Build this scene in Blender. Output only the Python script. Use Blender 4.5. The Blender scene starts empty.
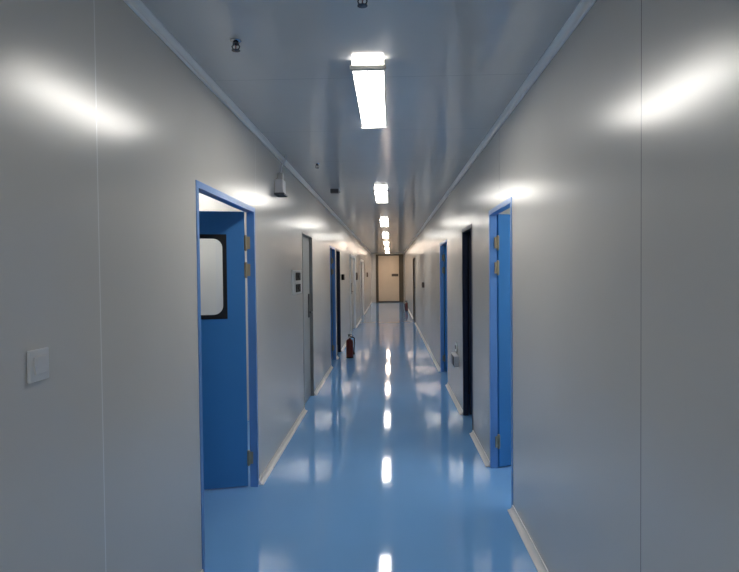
import bpy, bmesh, math, random
from mathutils import Vector, Matrix
random.seed(4)
D = bpy.data
COL = bpy.context.scene.collection
S = bpy.context.scene

# ---------------------------------------------------------------- camera, world, exposure
CAM_H, CEIL, XL, XR, YEND, YBACK = 1.587, 2.669, -1.0, 0.808, 30.55, -2.6
F_PX, YAW, PITCH, ROLL = 560.0, -0.035837, -0.022868, -0.009939
fw = Vector((math.sin(YAW)*math.cos(PITCH), math.cos(YAW)*math.cos(PITCH), math.sin(PITCH)))
rt = Vector((math.cos(YAW), -math.sin(YAW), 0)); up = rt.cross(fw)
r2 = rt*math.cos(ROLL) + up*math.sin(ROLL); u2 = up*math.cos(ROLL) - rt*math.sin(ROLL)
cd = D.cameras.new('camera'); cam = D.objects.new('camera', cd); COL.objects.link(cam)
m = Matrix((r2, u2, -fw)).transposed().to_4x4(); m.translation = (0, 0, CAM_H); cam.matrix_world = m
cd.sensor_fit = 'HORIZONTAL'; cd.sensor_width = 36.0; cd.lens = 36.0*F_PX/739.0
cd.clip_start = 0.02; cd.clip_end = 200
S.camera = cam
w = D.worlds.new('world'); S.world = w; w.use_nodes = True
w.node_tree.nodes['Background'].inputs[0].default_value = (0.5, 0.6, 0.7, 1)
w.node_tree.nodes['Background'].inputs[1].default_value = 0.0
S.view_settings.view_transform = 'Standard'; S.view_settings.look = 'None'
S.view_settings.gamma = 1; S.view_settings.use_curve_mapping = False
S.view_settings.exposure = 0.80
LAMP = 15.5
ROOM_LAMP = 16.0

# ---------------------------------------------------------------- materials
def mat(name, col, rough=0.5, metal=0.0, spec=0.5, coat=0.0, noise=0.0, nscale=4.0, bump=0.0, bscale=3.0,
        trans=0.0, emit=None, estr=0.0, seams=None, stretch=(1, 1, 1), rnoise=0.0, coat_rough=0.05):
    M = D.materials.new(name); M.use_nodes = True
    nt = M.node_tree; N = nt.nodes; L = nt.links; b = N['Principled BSDF']
    b.inputs['Base Color'].default_value = (*col, 1); b.inputs['Roughness'].default_value = rough
    b.inputs['Metallic'].default_value = metal; b.inputs['Specular IOR Level'].default_value = spec
    b.inputs['Coat Weight'].default_value = coat; b.inputs['Coat Roughness'].default_value = coat_rough
    b.inputs['Transmission Weight'].default_value = trans
    if emit: b.inputs['Emission Color'].default_value = (*emit, 1); b.inputs['Emission Strength'].default_value = estr
    g = N.new('ShaderNodeNewGeometry'); mp = N.new('ShaderNodeMapping'); mp.inputs['Scale'].default_value = stretch
    L.new(g.outputs['Position'], mp.inputs['Vector'])
    csock = None; hsock = None
    nz = N.new('ShaderNodeTexNoise'); nz.inputs['Scale'].default_value = nscale; nz.inputs['Detail'].default_value = 4
    L.new(mp.outputs[0], nz.inputs['Vector'])
    mx = N.new('ShaderNodeMix'); mx.data_type = 'RGBA'
    mx.inputs['A'].default_value = (*[c*(1-max(noise, .02)) for c in col], 1)
    mx.inputs['B'].default_value = (*[min(1, c*(1+max(noise, .02))) for c in col], 1)
    L.new(nz.outputs['Fac'], mx.inputs['Factor']); csock = mx.outputs['Result']
    if seams:                                             # thin panel joints: (axis, start, period, half width, colour)
        ax, s0, per, hw, sc = seams
        sp = N.new('ShaderNodeSeparateXYZ'); L.new(g.outputs['Position'], sp.inputs[0])
        def mt(op, a, b_=None):
            n = N.new('ShaderNodeMath'); n.operation = op
            if hasattr(a, 'links'): L.new(a, n.inputs[0])
            else: n.inputs[0].default_value = a
            if b_ is not None: n.inputs[1].default_value = b_
            return n.outputs[0]
        a = mt('ADD', sp.outputs[ax], -s0 + per*20 + per/2); a = mt('MODULO', a, per); a = mt('ADD', a, -per/2)
        a = mt('ABSOLUTE', a); k = mt('LESS_THAN', a, hw)
        m2 = N.new('ShaderNodeMix'); m2.data_type = 'RGBA'; L.new(k, m2.inputs['Factor']); L.new(csock, m2.inputs['A'])
        m2.inputs['B'].default_value = (*sc, 1); csock = m2.outputs['Result']
    L.new(csock, b.inputs['Base Color'])
    if bump:
        n2 = N.new('ShaderNodeTexNoise'); n2.inputs['Scale'].default_value = bscale; n2.inputs['Detail'].default_value = 2
        L.new(mp.outputs[0], n2.inputs['Vector'])
        bp = N.new('ShaderNodeBump'); bp.inputs['Strength'].default_value = 1.0; bp.inputs['Distance'].default_value = bump
        L.new(n2.outputs['Fac'], bp.inputs['Height']); L.new(bp.outputs[0], b.inputs['Normal'])
        if coat: L.new(bp.outputs[0], b.inputs['Coat Normal'])
    if rnoise:
        mr = N.new('ShaderNodeMapRange'); mr.inputs['To Min'].default_value = max(0.01, rough-rnoise); mr.inputs['To Max'].default_value = rough+rnoise
        L.new(nz.outputs['Fac'], mr.inputs['Value']); L.new(mr.outputs[0], b.inputs['Roughness'])
    return M

M_WALL_L = mat('painted_steel_panel_left', (.66, .64, .60), .235, spec=1.0, noise=.03, nscale=1.2, bump=.0005, bscale=2.2, seams=(1, 1.90, 2.30, .0030, (.84, .84, .82)))  # pale joint colour: the highlight on the left seams is painted in
M_WALL_R = mat('painted_steel_panel_right', (.66, .64, .60), .235, spec=1.0, noise=.03, nscale=1.2, bump=.0005, bscale=2.2, seams=(1, 1.83, 2.30, .0020, (.16, .16, .16)))
M_WALL = mat('painted_panel', (.72, .70, .66), .35, noise=.03)
M_CEIL = mat('ceiling_panel', (.68, .68, .665), .13, spec=.8, noise=.03, bump=.0006, bscale=1.6, seams=(1, 3.12, 1.15, .002, (.42, .44, .45)))
M_FLOOR = mat('blue_epoxy_floor', (.21, .47, .88), .058, spec=.45, noise=.07, nscale=1.4, bump=.0005, bscale=2.5, rnoise=.006)
M_TRIM = mat('white_aluminium_coving', (.95, .95, .94), .3, metal=.15, spec=.9)
M_BASE = mat('white_base_coving', (.86, .84, .82), .3)
M_BLUE = mat('blue_door_steel', (.045, .235, .60), .35, noise=.03)
M_BLUEF = mat('blue_frame_steel', (.11, .29, .68), .28, spec=.6)
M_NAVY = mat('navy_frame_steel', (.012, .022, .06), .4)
M_DARKROOM = mat('unlit_room_shade', (.05, .055, .07), .7)  # darkness of the unlit side rooms, put into their wall colour
M_GREYDOOR = mat('grey_door_steel', (.50, .51, .50), .28, spec=.6)
M_BEIGE = mat('beige_door_steel', (.72, .58, .42), .45, noise=.05)
M_PINK = mat('warm_beige_door_steel', (.50, .42, .36), .35)
M_TAUPE = mat('taupe_door_steel', (.16, .14, .13), .4)
M_OLIVE = mat('olive_brown_frame', (.09, .07, .045), .5)
M_GREYFR = mat('dark_grey_frame', (.31, .31, .30), .35)
M_BLACK = mat('black_gasket', (.008, .009, .012), .4)
M_BLACKP = mat('black_plastic', (.008, .008, .009), .55, spec=.12)
M_GLASS = mat('clear_glass', (.95, .97, .97), .02, trans=1.0)
M_HINGE = mat('brass_grey_steel', (.42, .37, .27), .35, metal=.9)
M_STEEL = mat('brushed_steel', (.55, .55, .56), .3, metal=.9)
M_CHROME = mat('chrome', (.5, .5, .52), .15, metal=1)
M_DCHROME = mat('dark_chrome', (.12, .12, .13), .25, metal=.9)
M_WHITEP = mat('white_plastic', (.74, .75, .76), .3)
M_GREYP = mat('grey_plastic', (.62, .63, .68), .4)
M_DGREYP = mat('dark_grey_plastic', (.09, .09, .095), .5)
M_RED = mat('red_cylinder_paint', (.13, .014, .012), .4, coat=.1)
M_HOUSING = mat('lamp_housing', (.62, .60, .57), .5)
M_DIFF = mat('lamp_diffuser', (.9, .9, .9), .4, emit=(1, .965, .90), estr=LAMP)
M_DIFFW = mat('warm_lamp_diffuser', (.9, .9, .9), .4, emit=(1, .80, .64), estr=LAMP*1.5)
M_DIFF2 = mat('room_lamp_diffuser', (.9, .9, .9), .4, emit=(1, .98, .94), estr=ROOM_LAMP)
M_BROWN = mat('brown_plastic', (.10, .065, .05), .5)
M_PLAQUE = mat('dark_plaque', (.10, .075, .05), .5)

# ---------------------------------------------------------------- helpers
def BM(): return bmesh.new()
def box(bm, x0, x1, y0, y1, z0, z1, M=None):
    v = [bm.verts.new(Vector(c)) for c in ((x0,y0,z0),(x1,y0,z0),(x1,y1,z0),(x0,y1,z0),(x0,y0,z1),(x1,y0,z1),(x1,y1,z1),(x0,y1,z1))]
    for f in ((0,3,2,1),(4,5,6,7),(0,1,5,4),(1,2,6,5),(2,3,7,6),(3,0,4,7)): bm.faces.new([v[i] for i in f])
    if M is not None:
        for q in v: q.co = M @ q.co
    return bm
def cyl(bm, p0, p1, ra, rb=None, n=20):
    rb = ra if rb is None else rb
    p0, p1 = Vector(p0), Vector(p1); d = p1-p0
    q = d.to_track_quat('Z', 'Y').to_matrix().to_4x4(); q.translation = (p0+p1)/2
    bmesh.ops.create_cone(bm, cap_ends=True, segments=n, radius1=ra, radius2=rb, depth=d.length, matrix=q)
    return bm
def lathe(bm, prof, c=(0,0,0), n=28):
    rings = []
    for r, z in prof:
        rings.append([bm.verts.new((c[0]+r*math.cos(2*math.pi*i/n), c[1]+r*math.sin(2*math.pi*i/n), c[2]+z)) for i in range(n)])
    for a, b in zip(rings, rings[1:]):
        for i in range(n): bm.faces.new((a[i], a[(i+1)%n], b[(i+1)%n], b[i]))
    bm.faces.new(rings[0][::-1]); bm.faces.new(rings[-1])
    return bm
def tube(bm, pts, r, n=10):
    pts = [Vector(p) for p in pts]
    for a, b in zip(pts, pts[1:]): cyl(bm, a, b, r, n=n)
    for p in pts[1:-1]: bmesh.ops.create_uvsphere(bm, u_segments=n, v_segments=6, radius=r, matrix=Matrix.Translation(p))
    return bm
def obj(name, bm, m, parent=None, smooth=False, bevel=0.0):
    me = D.meshes.new(name)
    if bevel: bmesh.ops.bevel(bm, geom=bm.edges[:], offset=bevel, segments=2, affect='EDGES', clamp_overlap=True, profile=.5)
    bmesh.ops.recalc_face_normals(bm, faces=bm.faces)
    bm.to_mesh(me); bm.free()
    me.materials.append(m)
    if smooth:
        for p in me.polygons: p.use_smooth = True
        me.set_sharp_from_angle(angle=math.radians(40))
    o = D.objects.new(name, me); COL.objects.link(o)
    if parent: o.parent = parent
    return o
def tag(o, label=None, cat=None, group=None, kind=None):
    if label: o['label'] = label
    if cat: o['category'] = cat
    if group: o['group'] = group
    if kind: o['kind'] = kind
    return o
def thing(name, label, cat, loc=(0,0,0), rz=0, group=None, kind=None):
    o = D.objects.new(name, None); COL.objects.link(o); o.location = loc; o.rotation_euler = (0, 0, rz)
    o.empty_display_size = .1
    return tag(o, label, cat, group, kind)
def struct(name, bm, m, label, cat, smooth=False):
    return tag(obj(name, bm, m, None, smooth), label, cat, None, 'structure')
def copy_tree(o, parent=None):
    c = o.copy(); COL.objects.link(c); c.parent = parent
    for ch in [k for k in D.objects if k.parent == o]: copy_tree(ch, c)
    return c

# ---------------------------------------------------------------- the setting
T = .050                                                   # wall panel thickness
LEFT = [(2.88, 4.15, 2.08), (6.42, 7.24, 2.07), (9.42, 10.28, 2.06), (10.52, 11.30, 2.06), (14.2, 16.2, 2.08), (19.2, 21.4, 2.08)]
RIGHT = [(3.72, 4.56, 2.08), (5.50, 6.24, 2.06), (7.88, 8.98, 2.05), (17.6, 19.2, 2.10)]
def wall(side, holes, m, label):
    bm = BM(); x0, x1 = (XL-T, XL) if side == 'left' else (XR, XR+T)
    y = YBACK
    for a, b, z in holes:
        box(bm, x0, x1, y, a, 0, CEIL); box(bm, x0, x1, a, b, z, CEIL); y = b
    box(bm, x0, x1, y, YEND, 0, CEIL)
    return struct('wall_'+side, bm, m, label, 'wall')
wall('left', LEFT, M_WALL_L, 'long left corridor wall of satin light grey steel panels')
wall('right', RIGHT, M_WALL_R, 'long right corridor wall of satin light grey steel panels')
struct('wall_end', box(BM(), XL-T, XR+T, YEND, YEND+.08, 0, CEIL), M_WALL, 'short wall at the far end of the corridor', 'wall')
struct('wall_back', box(BM(), XL-T, XR+T, YBACK-.08, YBACK, 0, CEIL), M_WALL, 'wall closing the corridor behind the viewer', 'wall')
struct('floor', box(BM(), -3.4, 3.0, YBACK-.1, YEND+.1, -.1, 0), M_FLOOR, 'glossy blue epoxy floor running down the corridor', 'floor')
struct('ceiling', box(BM(), -3.4, 3.0, YBACK-.1, YEND+.1, CEIL, CEIL+.08), M_CEIL, 'glossy grey panel ceiling of the corridor', 'ceiling')

def coving(name, x, s, y0, y1, z, zs, r, m, label, cat):
    # concave cove strip in the corner of a wall (s = direction into the corridor) and the floor / ceiling (zs)
    bm = BM(); prof = [(0, 0), (r, 0), (r, .006)]
    for k in range(1, 8):
        a = math.pi/2*k/8; prof.append((r-(r-.006)*math.sin(a), r-(r-.006)*math.cos(a)))
    prof += [(.006, r), (0, r)]
    A = [bm.verts.new((x+s*p, y0, z+zs*q)) for p, q in prof]; B = [bm.verts.new((x+s*p, y1, z+zs*q)) for p, q in prof]
    n = len(prof)
    for i in range(n): bm.faces.new((A[i], A[(i+1)%n], B[(i+1)%n], B[i]))
    bm.faces.new(A); bm.faces.new(B[::-1])
    if zs < 0: cyl(bm, (x+s*.007, y0, z-r-.002), (x+s*.007, y1, z-r-.002), .009, n=16)  # bead added along the ceiling coving so its edge catches a lamp highlight
    return struct(name, bm, m, label, cat, zs < 0)
coving('trim_1', XL, 1, YBACK, YEND, CEIL, -1, .032, M_TRIM, 'white coving strip where left wall meets ceiling', 'trim')
coving('trim_2', XR, -1, YBACK, YEND, CEIL, -1, .032, M_TRIM, 'white coving strip where right wall meets ceiling', 'trim')
def bases(side, x, s, holes):
    y = YBACK; doors = ['viewer', 'first door', 'second door', 'third door', 'fourth door', 'fifth door', 'sixth door']
    ys = [(None, None)]
    for i, (a, b, z) in enumerate(holes + [(YEND, 0, 0)]):
        frm = 'from behind the viewer' if i == 0 else 'from the %s' % doors[i]
        to = 'to the end wall' if i == len(holes) else 'to the %s' % doors[i+1]
        coving('baseboard_'+side, x, s, y, a, 0, 1, .038, M_BASE, 'white base coving on the %s wall %s %s' % (side, frm, to), 'baseboard')
        y = b
bases('left', XL, 1, LEFT); bases('right', XR, -1, RIGHT)

def room(side, y0, y1, depth, m, what):
    x0, x1 = (XL-T-depth, XL-T) if side == 'left' else (XR+T, XR+T+depth)
    bm = BM()
    box(bm, x0, x1, y0-.05, y0, 0, CEIL); box(bm, x0, x1, y1, y1+.05, 0, CEIL)
    if side == 'left': box(bm, x0-.05, x0, y0-.05, y1+.05, 0, CEIL)
    else: box(bm, x1, x1+.05, y0-.05, y1+.05, 0, CEIL)
    struct('wall_'+side, bm, m, 'partition walls of the %s' % what, 'wall')
room('left', 1.9, 6.0, 2.2, M_WALL, 'lit side room behind the open left blue door')
room('left', 8.6, 10.38, 1.9, M_WALL, 'side room behind the third left door')
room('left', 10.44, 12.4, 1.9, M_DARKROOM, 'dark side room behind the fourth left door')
room('right', 2.9, 5.2, 2.0, M_WALL, 'lit side room behind the nearest right door')
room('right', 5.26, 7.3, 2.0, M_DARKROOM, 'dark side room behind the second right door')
room('right', 7.36, 10.0, 2.0, M_WALL, 'side room behind the third right door')

# ---------------------------------------------------------------- doors
def frame_mesh(side, a, b, z, j=.045, proud=.004):
    x0, x1 = (XL-T-.003, XL+proud) if side == 'left' else (XR-proud, XR+T+.003)
    bm = BM()
    box(bm, x0, x1, a, a+j, 0, z); box(bm, x0, x1, b-j, b, 0, z); box(bm, x0, x1, a+j, b-j, z-j, z)
    return bm
def ring(bm, cx, cz, w_, h_, iw, ih, rad, y0, y1, Mx):
    # rectangular outside, rounded opening inside; in the leaf's local XZ plane
    inn = []
    for k, (sx, sz) in enumerate(((1,1),(-1,1),(-1,-1),(1,-1))):
        for i in range(9):
            t = math.pi/2*(k+i/8)
            inn.append((sx*(iw/2-rad)+rad*math.cos(t), sz*(ih/2-rad)+rad*math.sin(t)))
    out = []
    for k, (sx, sz) in enumerate(((1,1),(-1,1),(-1,-1),(1,-1))):
        for i in range(9):
            t = math.pi/2*(k+i/8); c, s_ = math.cos(t), math.sin(t); q = 1/max(abs(c), abs(s_))
            rr = rad+.001
            out.append((sx*(w_/2-rr)+rr*c*q, sz*(h_/2-rr)+rr*s_*q))
    n = len(inn)
    V = [[bm.verts.new(Mx @ Vector((cx+p[0], y, cz+p[1]))) for p in L_] for L_, y in ((out,y0),(inn,y0),(inn,y1),(out,y1))]
    for A, B in ((0,1),(1,2),(2,3),(3,0)):
        for i in range(n): bm.faces.new((V[A][i], V[A][(i+1)%n], V[B][(i+1)%n], V[B][i]))
def hinge_mesh(Mx, z):
    bm = BM(); p = Mx @ Vector((0, 0, z-.05)); q = Mx @ Vector((0, 0, z+.05))
    cyl(bm, p, q, .011, n=14)
    for k in (-.05, .05):
        bmesh.ops.create_uvsphere(bm, u_segments=12, v_segments=8, radius=.011, matrix=Matrix.Translation(Mx @ Vector((0, 0, z+k))))
    box(bm, -.032, .012, -.004, .004, z-.045, z+.045, Mx)
    return bm
def open_door(name, label, side, a, b, z, fm, lm, lw, ang, window=True, hinges=(1.82, 1.62, .22)):
    t = thing(name, label, 'door', kind='structure')
    obj('door_frame', frame_mesh(side, a, b, z, .036), fm, t)
    if lm is None: return t
    s = -1 if side == 'left' else 1
    hx = XL-T-.010 if side == 'left' else XR+T+.010
    hy = b-.036-.006
    # local +x runs from hinge to the free edge; ang = turn of the leaf away from square to the corridor
    Mx = Matrix.Translation((hx, hy, 0)) @ Matrix.Rotation(ang, 4, 'Z') @ Matrix.Diagonal((s, 1, 1, 1))
    th, H = .042, z-.030; z0 = .012; g = .007
    y0, y1 = -.002, th-.002
    bm = BM()
    if window:
        wx, wz, ww, wh = g+.385, 1.572, .50, .61
        box(bm, g, wx-ww/2, y0, y1, z0, H, Mx); box(bm, wx+ww/2, lw, y0, y1, z0, H, Mx)
        box(bm, wx-ww/2, wx+ww/2, y0, y1, z0, wz-wh/2, Mx); box(bm, wx-ww/2, wx+ww/2, y0, y1, wz+wh/2, H, Mx)
    else: box(bm, g, lw, y0, y1, z0, H, Mx)
    leaf = obj('door_leaf', bm, lm, t)
    if window:
        r = BM(); ring(r, wx, wz, ww+.01, wh+.01, ww-.05, wh-.05, .07, y0-.004, y1+.004, Mx)
        fr = obj('window_frame', r, M_BLACK, leaf); fr['label'] = 'black rounded window frame'
        obj('window_pane', box(BM(), wx-ww/2+.02, wx+ww/2-.02, th/2-.004, th/2, wz-wh/2+.02, wz+wh/2-.02, Mx), M_GLASS, leaf)
    hb = BM()
    cyl(hb, Mx @ Vector((lw-.07, y0-.045, 1.02)), Mx @ Vector((lw-.07, y0, 1.02)), .012)
    cyl(hb, Mx @ Vector((lw-.07, y0-.045, 1.02)), Mx @ Vector((lw-.19, y0-.045, 1.02)), .009)
    cyl(hb, Mx @ Vector((lw-.07, y0-.006, 1.02)), Mx @ Vector((lw-.07, y0, 1.02)), .026)
    obj('door_handle', hb, M_STEEL, leaf, True)
    for hz in hinges: obj('hinge', hinge_mesh(Mx, hz), M_HINGE, t, True)
    return t
open_door('door_1', 'large open blue door with black framed window in left wall', 'left', *LEFT[0], M_BLUEF, M_BLUE, .80, math.radians(14))
open_door('door_2', 'nearest blue door in the right wall standing open', 'right', *RIGHT[0], M_BLUEF, M_BLUE, .68, math.radians(28), window=False)
open_door('door_3', 'open blue door halfway down the left wall beside dark doorway', 'left', *LEFT[2], M_BLUEF, M_BLUE, .74, math.radians(4), False)
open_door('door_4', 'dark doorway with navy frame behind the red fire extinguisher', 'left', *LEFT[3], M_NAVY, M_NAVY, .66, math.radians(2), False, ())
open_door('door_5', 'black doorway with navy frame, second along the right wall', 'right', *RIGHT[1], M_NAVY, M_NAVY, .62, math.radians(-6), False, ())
open_door('door_6', 'narrow looking blue door, third along the right wall', 'right', *RIGHT[2], M_BLUEF, M_BLUE, .98, math.radians(4), False)

def closed_door(name, label, side, a, b, z, fm, lm, handle=True, double=False, hm=None, j=.045):
    t = thing(name, label, 'door', kind='structure')
    obj('door_frame', frame_mesh(side, a, b, z, j, .02 if j > .06 else .004), fm, t)
    s = -1 if side == 'left' else 1
    X = XL if side == 'left' else XR
    xa, xb = sorted((X+s*(T-.012), X+s*(T+.028)))
    parts = [(a+j+.003, b-j-.003)]
    if double: mid = (a+b)/2; parts = [(a+j+.003, mid-.002), (mid+.002, b-j-.003)]
    for y0, y1 in parts:
        lf = obj('door_leaf', box(BM(), xa, xb, y0, y1, .01, z-j-.003), lm, t)
    if handle:
        hb = BM(); xs = X+s*(T-.012); yh = b-j-.11 if not double else mid-.08
        xa, xb = sorted((xs, xs-s*.012)); box(hb, xa, xb, yh-.025, yh+.025, 1.03, 1.33)
        tube(hb, [(xs, yh, 1.10), (xs-s*.045, yh, 1.10), (xs-s*.045, yh-.12, 1.10)], .009)
        obj('door_handle', hb, hm or M_DGREYP, lf)
    return t
closed_door('door_7', 'closed light grey door beside the control panel on left wall', 'left', *LEFT[1], M_GREYFR, M_GREYDOOR, j=.018)
closed_door('door_8', 'closed warm beige double door in the left wall beyond extinguisher', 'left', *LEFT[4], M_TRIM, M_PINK, double=True, hm=M_BROWN, j=.07)
closed_door('door_9', 'farthest dark taupe door in the left wall', 'left', *LEFT[5], M_TRIM, M_TAUPE, double=True, j=.07)
closed_door('door_10', 'farthest dark door in the right wall', 'right', *RIGHT[3], M_OLIVE, M_TAUPE, double=True)

# end door in the end wall
t = thing('door_11', 'beige door with dark frame closing far end of corridor', 'door', (0, YEND, 0), kind='structure')
ex0, ex1, ez = -.74, .76, 2.60
b = BM(); box(b, ex0, ex0+.14, -.05, 0, 0, ez); box(b, ex1-.24, ex1, -.05, 0, 0, ez); box(b, ex0+.14, ex1-.24, -.05, 0, ez-.07, ez); box(b, ex0+.14, ex1-.24, -.05, 0, 0, .06)
obj('door_frame', b, M_OLIVE, t)
obj('door_leaf', box(BM(), ex0+.145, ex1-.245, -.035, -.004, .065, ez-.075), M_BEIGE, t)
pl = obj('door_plaque', box(BM(), .12, .48, -.045, -.036, 1.40, 1.54), M_PLAQUE, t); pl['label'] = 'dark horizontal plaque on the door'

# ---------------------------------------------------------------- ceiling lamps
LAB = {0: 'ceiling lamp above and behind the viewer', 1: 'largest, nearest glowing ceiling lamp', 2: 'second glowing ceiling lamp from the front, smaller than the nearest',
       3: 'third ceiling lamp from the front', 4: 'fourth ceiling lamp from the front', 5: 'fifth ceiling lamp from the front, very small',
       6: 'sixth ceiling lamp, just before the last one', 7: 'last ceiling lamp, right before the beige end door'}
def make_lamp(dm):
    t = thing('ceiling_lamp', '', 'lamp')
    b = BM(); box(b, -.078, .078, -.575, .575, -.042, -.004)
    obj('diffuser', b, dm, t, bevel=.004)
    for s in (-1, 1):
        xa, xb = sorted((s*.079, s*.085)); obj('side_rail', box(BM(), xa, xb, -.575, .575, -.041, 0), M_HOUSING, t)
    obj('housing', box(BM(), -.070, .070, -.57, .57, -.006, 0), M_HOUSING, t)
    for s in (-1, 1):
        b = BM(); y0, y1 = sorted((s*.56, s*.590)); box(b, -.092, .092, y0, y1, -.052, -.030)
        obj('end_bracket', b, M_HOUSING, t, bevel=.002)
    b = BM(); cyl(b, (-.005, -.53, -.050), (-.005, -.53, -.039), .007, n=12); obj('screw', b, M_STEEL, t)
    return t
lamp0 = make_lamp(M_DIFF)
warm_mesh = [q for q in D.objects if q.parent == lamp0 and q.name.startswith('diffuser')][0].data.copy(); warm_mesh.materials[0] = M_DIFFW
for k in range(8):
    o = lamp0 if k == 0 else copy_tree(lamp0)
    o.location = (-.10, 3.44+4.25*(k-1), CEIL)
    if k >= 5:
        for ch in [q for q in D.objects if q.parent == o and q.name.startswith('diffuser')]:
            ch.data = warm_mesh
    o['label'] = LAB[k]; o['category'] = 'lamp'; o['group'] = 'ceiling lamps along the corridor'
rl = make_lamp(M_DIFF2); rl.location = (-2.1, 5.2, CEIL); rl['label'] = 'ceiling lamp inside the left side room'
rr = copy_tree(rl); rr.location = (1.75, 3.75, CEIL); rr['label'] = 'ceiling lamp inside the nearest right side room'

# ---------------------------------------------------------------- sprinklers, detector
def sprinkler(loc, label, sc=1.0):
    t = thing('ceiling_sprinkler', label, 'sprinkler', loc, group='sprinkler heads in the ceiling')
    obj('escutcheon', lathe(BM(), [(.026, 0), (.026, -.003), (.020, -.008), (.012, -.009)]), M_CHROME, t, True)
    b = BM(); lathe(b, [(.012, -.006), (.012, -.012), (.015, -.014), (.015, -.020), (.006, -.022)], n=12)
    for s in (-1, 1): tube(b, [(s*.008, 0, -.018), (s*.018, 0, -.028), (s*.015, 0, -.038), (s*.004, 0, -.044)], .0028, 8)
    obj('body', b, M_DCHROME, t, True)
    b = BM(); cyl(b, (0, 0, -.022), (0, 0, -.042), .0028, n=8); bulb = obj('glass_bulb', b, M_RED, t)
    b = BM(); lathe(b, [(.005, -.043), (.020, -.046), (.020, -.048), (.004, -.050)], n=16)
    obj('deflector', b, M_DCHROME, t, True)
    return t
sprinkler((-.70, 2.59, CEIL), 'chrome sprinkler head near left ceiling edge, left of nearest lamp')
sprinkler((-.095, 2.19, CEIL), 'sprinkler head at the very top edge, above nearest lamp')
sprinkler((-.70, 5.50, CEIL), 'small sprinkler head farther down, near the dark ceiling detector')
t = thing('ceiling_detector', 'small dark rectangular detector box on ceiling by left edge', 'detector', (-.69, 7.2, CEIL))
obj('housing', box(BM(), -.055, .045, -.05, .05, -.055, 0), M_DGREYP, t, bevel=.006)
e = obj('end_cap', box(BM(), .045, .062, -.045, .045, -.05, 0), M_WHITEP, t, bevel=.003); e['label'] = 'white end cap'

# ---------------------------------------------------------------- wall devices
def plate(bm, side, y0, y1, z0, z1, d0, d1):
    X, s = (XL, 1) if side == 'left' else (XR, -1)
    xa, xb = sorted((X+s*d0, X+s*d1)); return box(bm, xa, xb, y0, y1, z0, z1)
t = thing('light_switch', 'white square rocker light switch on near left wall', 'switch')
obj('cover_plate', plate(BM(), 'left', 1.500, 1.588, 1.292, 1.382, 0, .010), M_WHITEP, t, bevel=.003)
obj('rocker', plate(BM(), 'left', 1.516, 1.572, 1.312, 1.362, .0102, .0155), M_WHITEP, t, bevel=.002)

t = thing('emergency_light', 'grey emergency light box high on left wall past blue door', 'emergency light')
obj('body', plate(BM(), 'left', 4.90, 5.03, 2.30, 2.42, .0, .075), M_GREYP, t, bevel=.008)
b = obj('base_rim', plate(BM(), 'left', 4.87, 5.05, 2.280, 2.299, 0, .088), M_DGREYP, t, bevel=.005); b['label'] = 'dark base rim'
obj('bracket', plate(BM(), 'left', 5.035, 5.065, 2.36, 2.50, 0, .05), M_STEEL, t, bevel=.003)
obj('cable', tube(BM(), [(XL+.03, 5.05, 2.50), (XL+.035, 5.06, 2.56), (XL+.06, 5.08, 2.61), (XL+.07, 5.10, CEIL)], .006), M_GREYP, t, True)

t = thing('control_panel', 'white control panel with two dark displays on left wall', 'control panel')
obj('cover_plate', plate(BM(), 'left', 5.68, 6.26, 1.37, 1.63, 0, .014), M_WHITEP, t, bevel=.004)
for z in (1.56, 1.435):
    dd = obj('display', plate(BM(), 'left', 5.86, 6.14, z-.042, z+.042, .0142, .022), M_BLACKP, t, bevel=.003)
    obj('knob', cyl(BM(), (XL+.022, 6.0, z), (XL+.028, 6.0, z), .016), M_BLACK, dd, True)

def small_reader(side, y, z, w_, h_, m, label, cat, name):
    t = thing(name, label, cat)
    obj('body', plate(BM(), side, y-w_/2, y+w_/2, z-h_/2, z+h_/2, 0, .05), m, t, bevel=.006)
    obj('button', plate(BM(), side, y-w_/5, y+w_/5, z-h_/5, z+h_/5, .0502, .056), M_DGREYP, t, bevel=.002)
small_reader('left', 11.75, 1.51, .22, .12, M_BLACKP, 'black access reader on left wall just past dark doorway', 'reader', 'access_reader')
small_reader('left', 16.75, 1.50, .30, .22, M_BROWN, 'brown call box on the left wall past beige double door', 'call box', 'call_box')
small_reader('left', 24.8, 1.52, .6, .20, M_BROWN, 'dark red call box farthest away on the left wall', 'call box', 'call_box')
small_reader('right', 13.2, 1.30, .22, .12, M_BROWN, 'small brown switch box on the far right wall', 'switch', 'switch_box')

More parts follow.
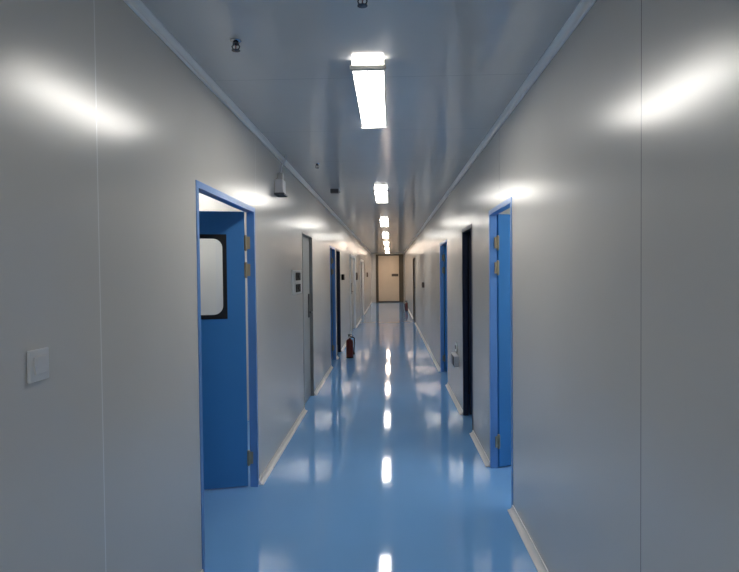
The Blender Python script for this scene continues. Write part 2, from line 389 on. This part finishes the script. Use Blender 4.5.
t = thing('wall_socket', 'small round white socket above grey socket box, right wall', 'socket')
b = BM(); cyl(b, (XR, 6.78, .685), (XR-.018, 6.78, .685), .055); obj('cover', b, M_WHITEP, t, True)
b = BM(); cyl(b, (XR-.018, 6.78, .685), (XR-.024, 6.78, .685), .026); obj('socket_insert', b, M_DGREYP, t, True)
t = thing('socket_box', 'grey socket box low on right wall beyond black doorway', 'socket')
obj('body', plate(BM(), 'right', 6.60, 6.95, .47, .60, 0, .055), M_GREYP, t, bevel=.006)
b = obj('cover_flap', plate(BM(), 'right', 6.63, 6.86, .48, .59, .0552, .062), M_DGREYP, t, bevel=.003); b['label'] = 'dark hinged flap'

# ---------------------------------------------------------------- fire extinguishers
def extinguisher(loc, body_m, label, rz=0):
    t = thing('fire_extinguisher', label, 'fire extinguisher', loc, rz)
    obj('cylinder', lathe(BM(), [(.058, 0), (.066, .008), (.066, .30), (.060, .325), (.042, .345), (.020, .356), (.016, .37)], n=32), body_m, t, True)
    b = BM(); lathe(b, [(.0675, .0), (.0675, .022)], n=32); obj('base_ring', b, M_BLACKP, t, True)
    b = BM(); lathe(b, [(.018, .365), (.018, .395), (.012, .405)], n=16); box(b, -.012, .03, -.012, .012, .38, .402)
    obj('valve', b, M_DCHROME, t)
    b = BM(); box(b, -.02, .075, -.010, .010, .408, .416); box(b, .0, .085, -.010, .010, .428, .436, Matrix.Translation((0,0,0)) @ Matrix.Rotation(-.08, 4, 'Y'))
    box(b, -.02, -.006, -.009, .009, .400, .436); obj('lever', b, M_BLACKP, t)
    b = BM(); cyl(b, (0, -.016, .388), (0, -.032, .388), .016); g = obj('pressure_gauge', b, M_WHITEP, t)
    pts = [(.028, 0, .392)] + [(.028+.062*math.sin(a), 0, .36+.032*math.cos(a)) for a in (.5, 1.0, 1.4)] + [(.090, 0, .30), (.084, 0, .20), (.078, 0, .12)]
    obj('hose', tube(BM(), pts, .009), M_BLACKP, t, True)
    b = BM(); cyl(b, (.078, 0, .12), (.078, 0, .06), .010, .015, 14); obj('nozzle', b, M_BLACKP, t, True)
    return t
extinguisher((-.76, 10.5, 0), M_RED, 'red fire extinguisher on floor beside left wall')
extinguisher((.70, 23.3, 0), M_RED, 'tiny distant dark red fire extinguisher near end, right wall', math.pi)
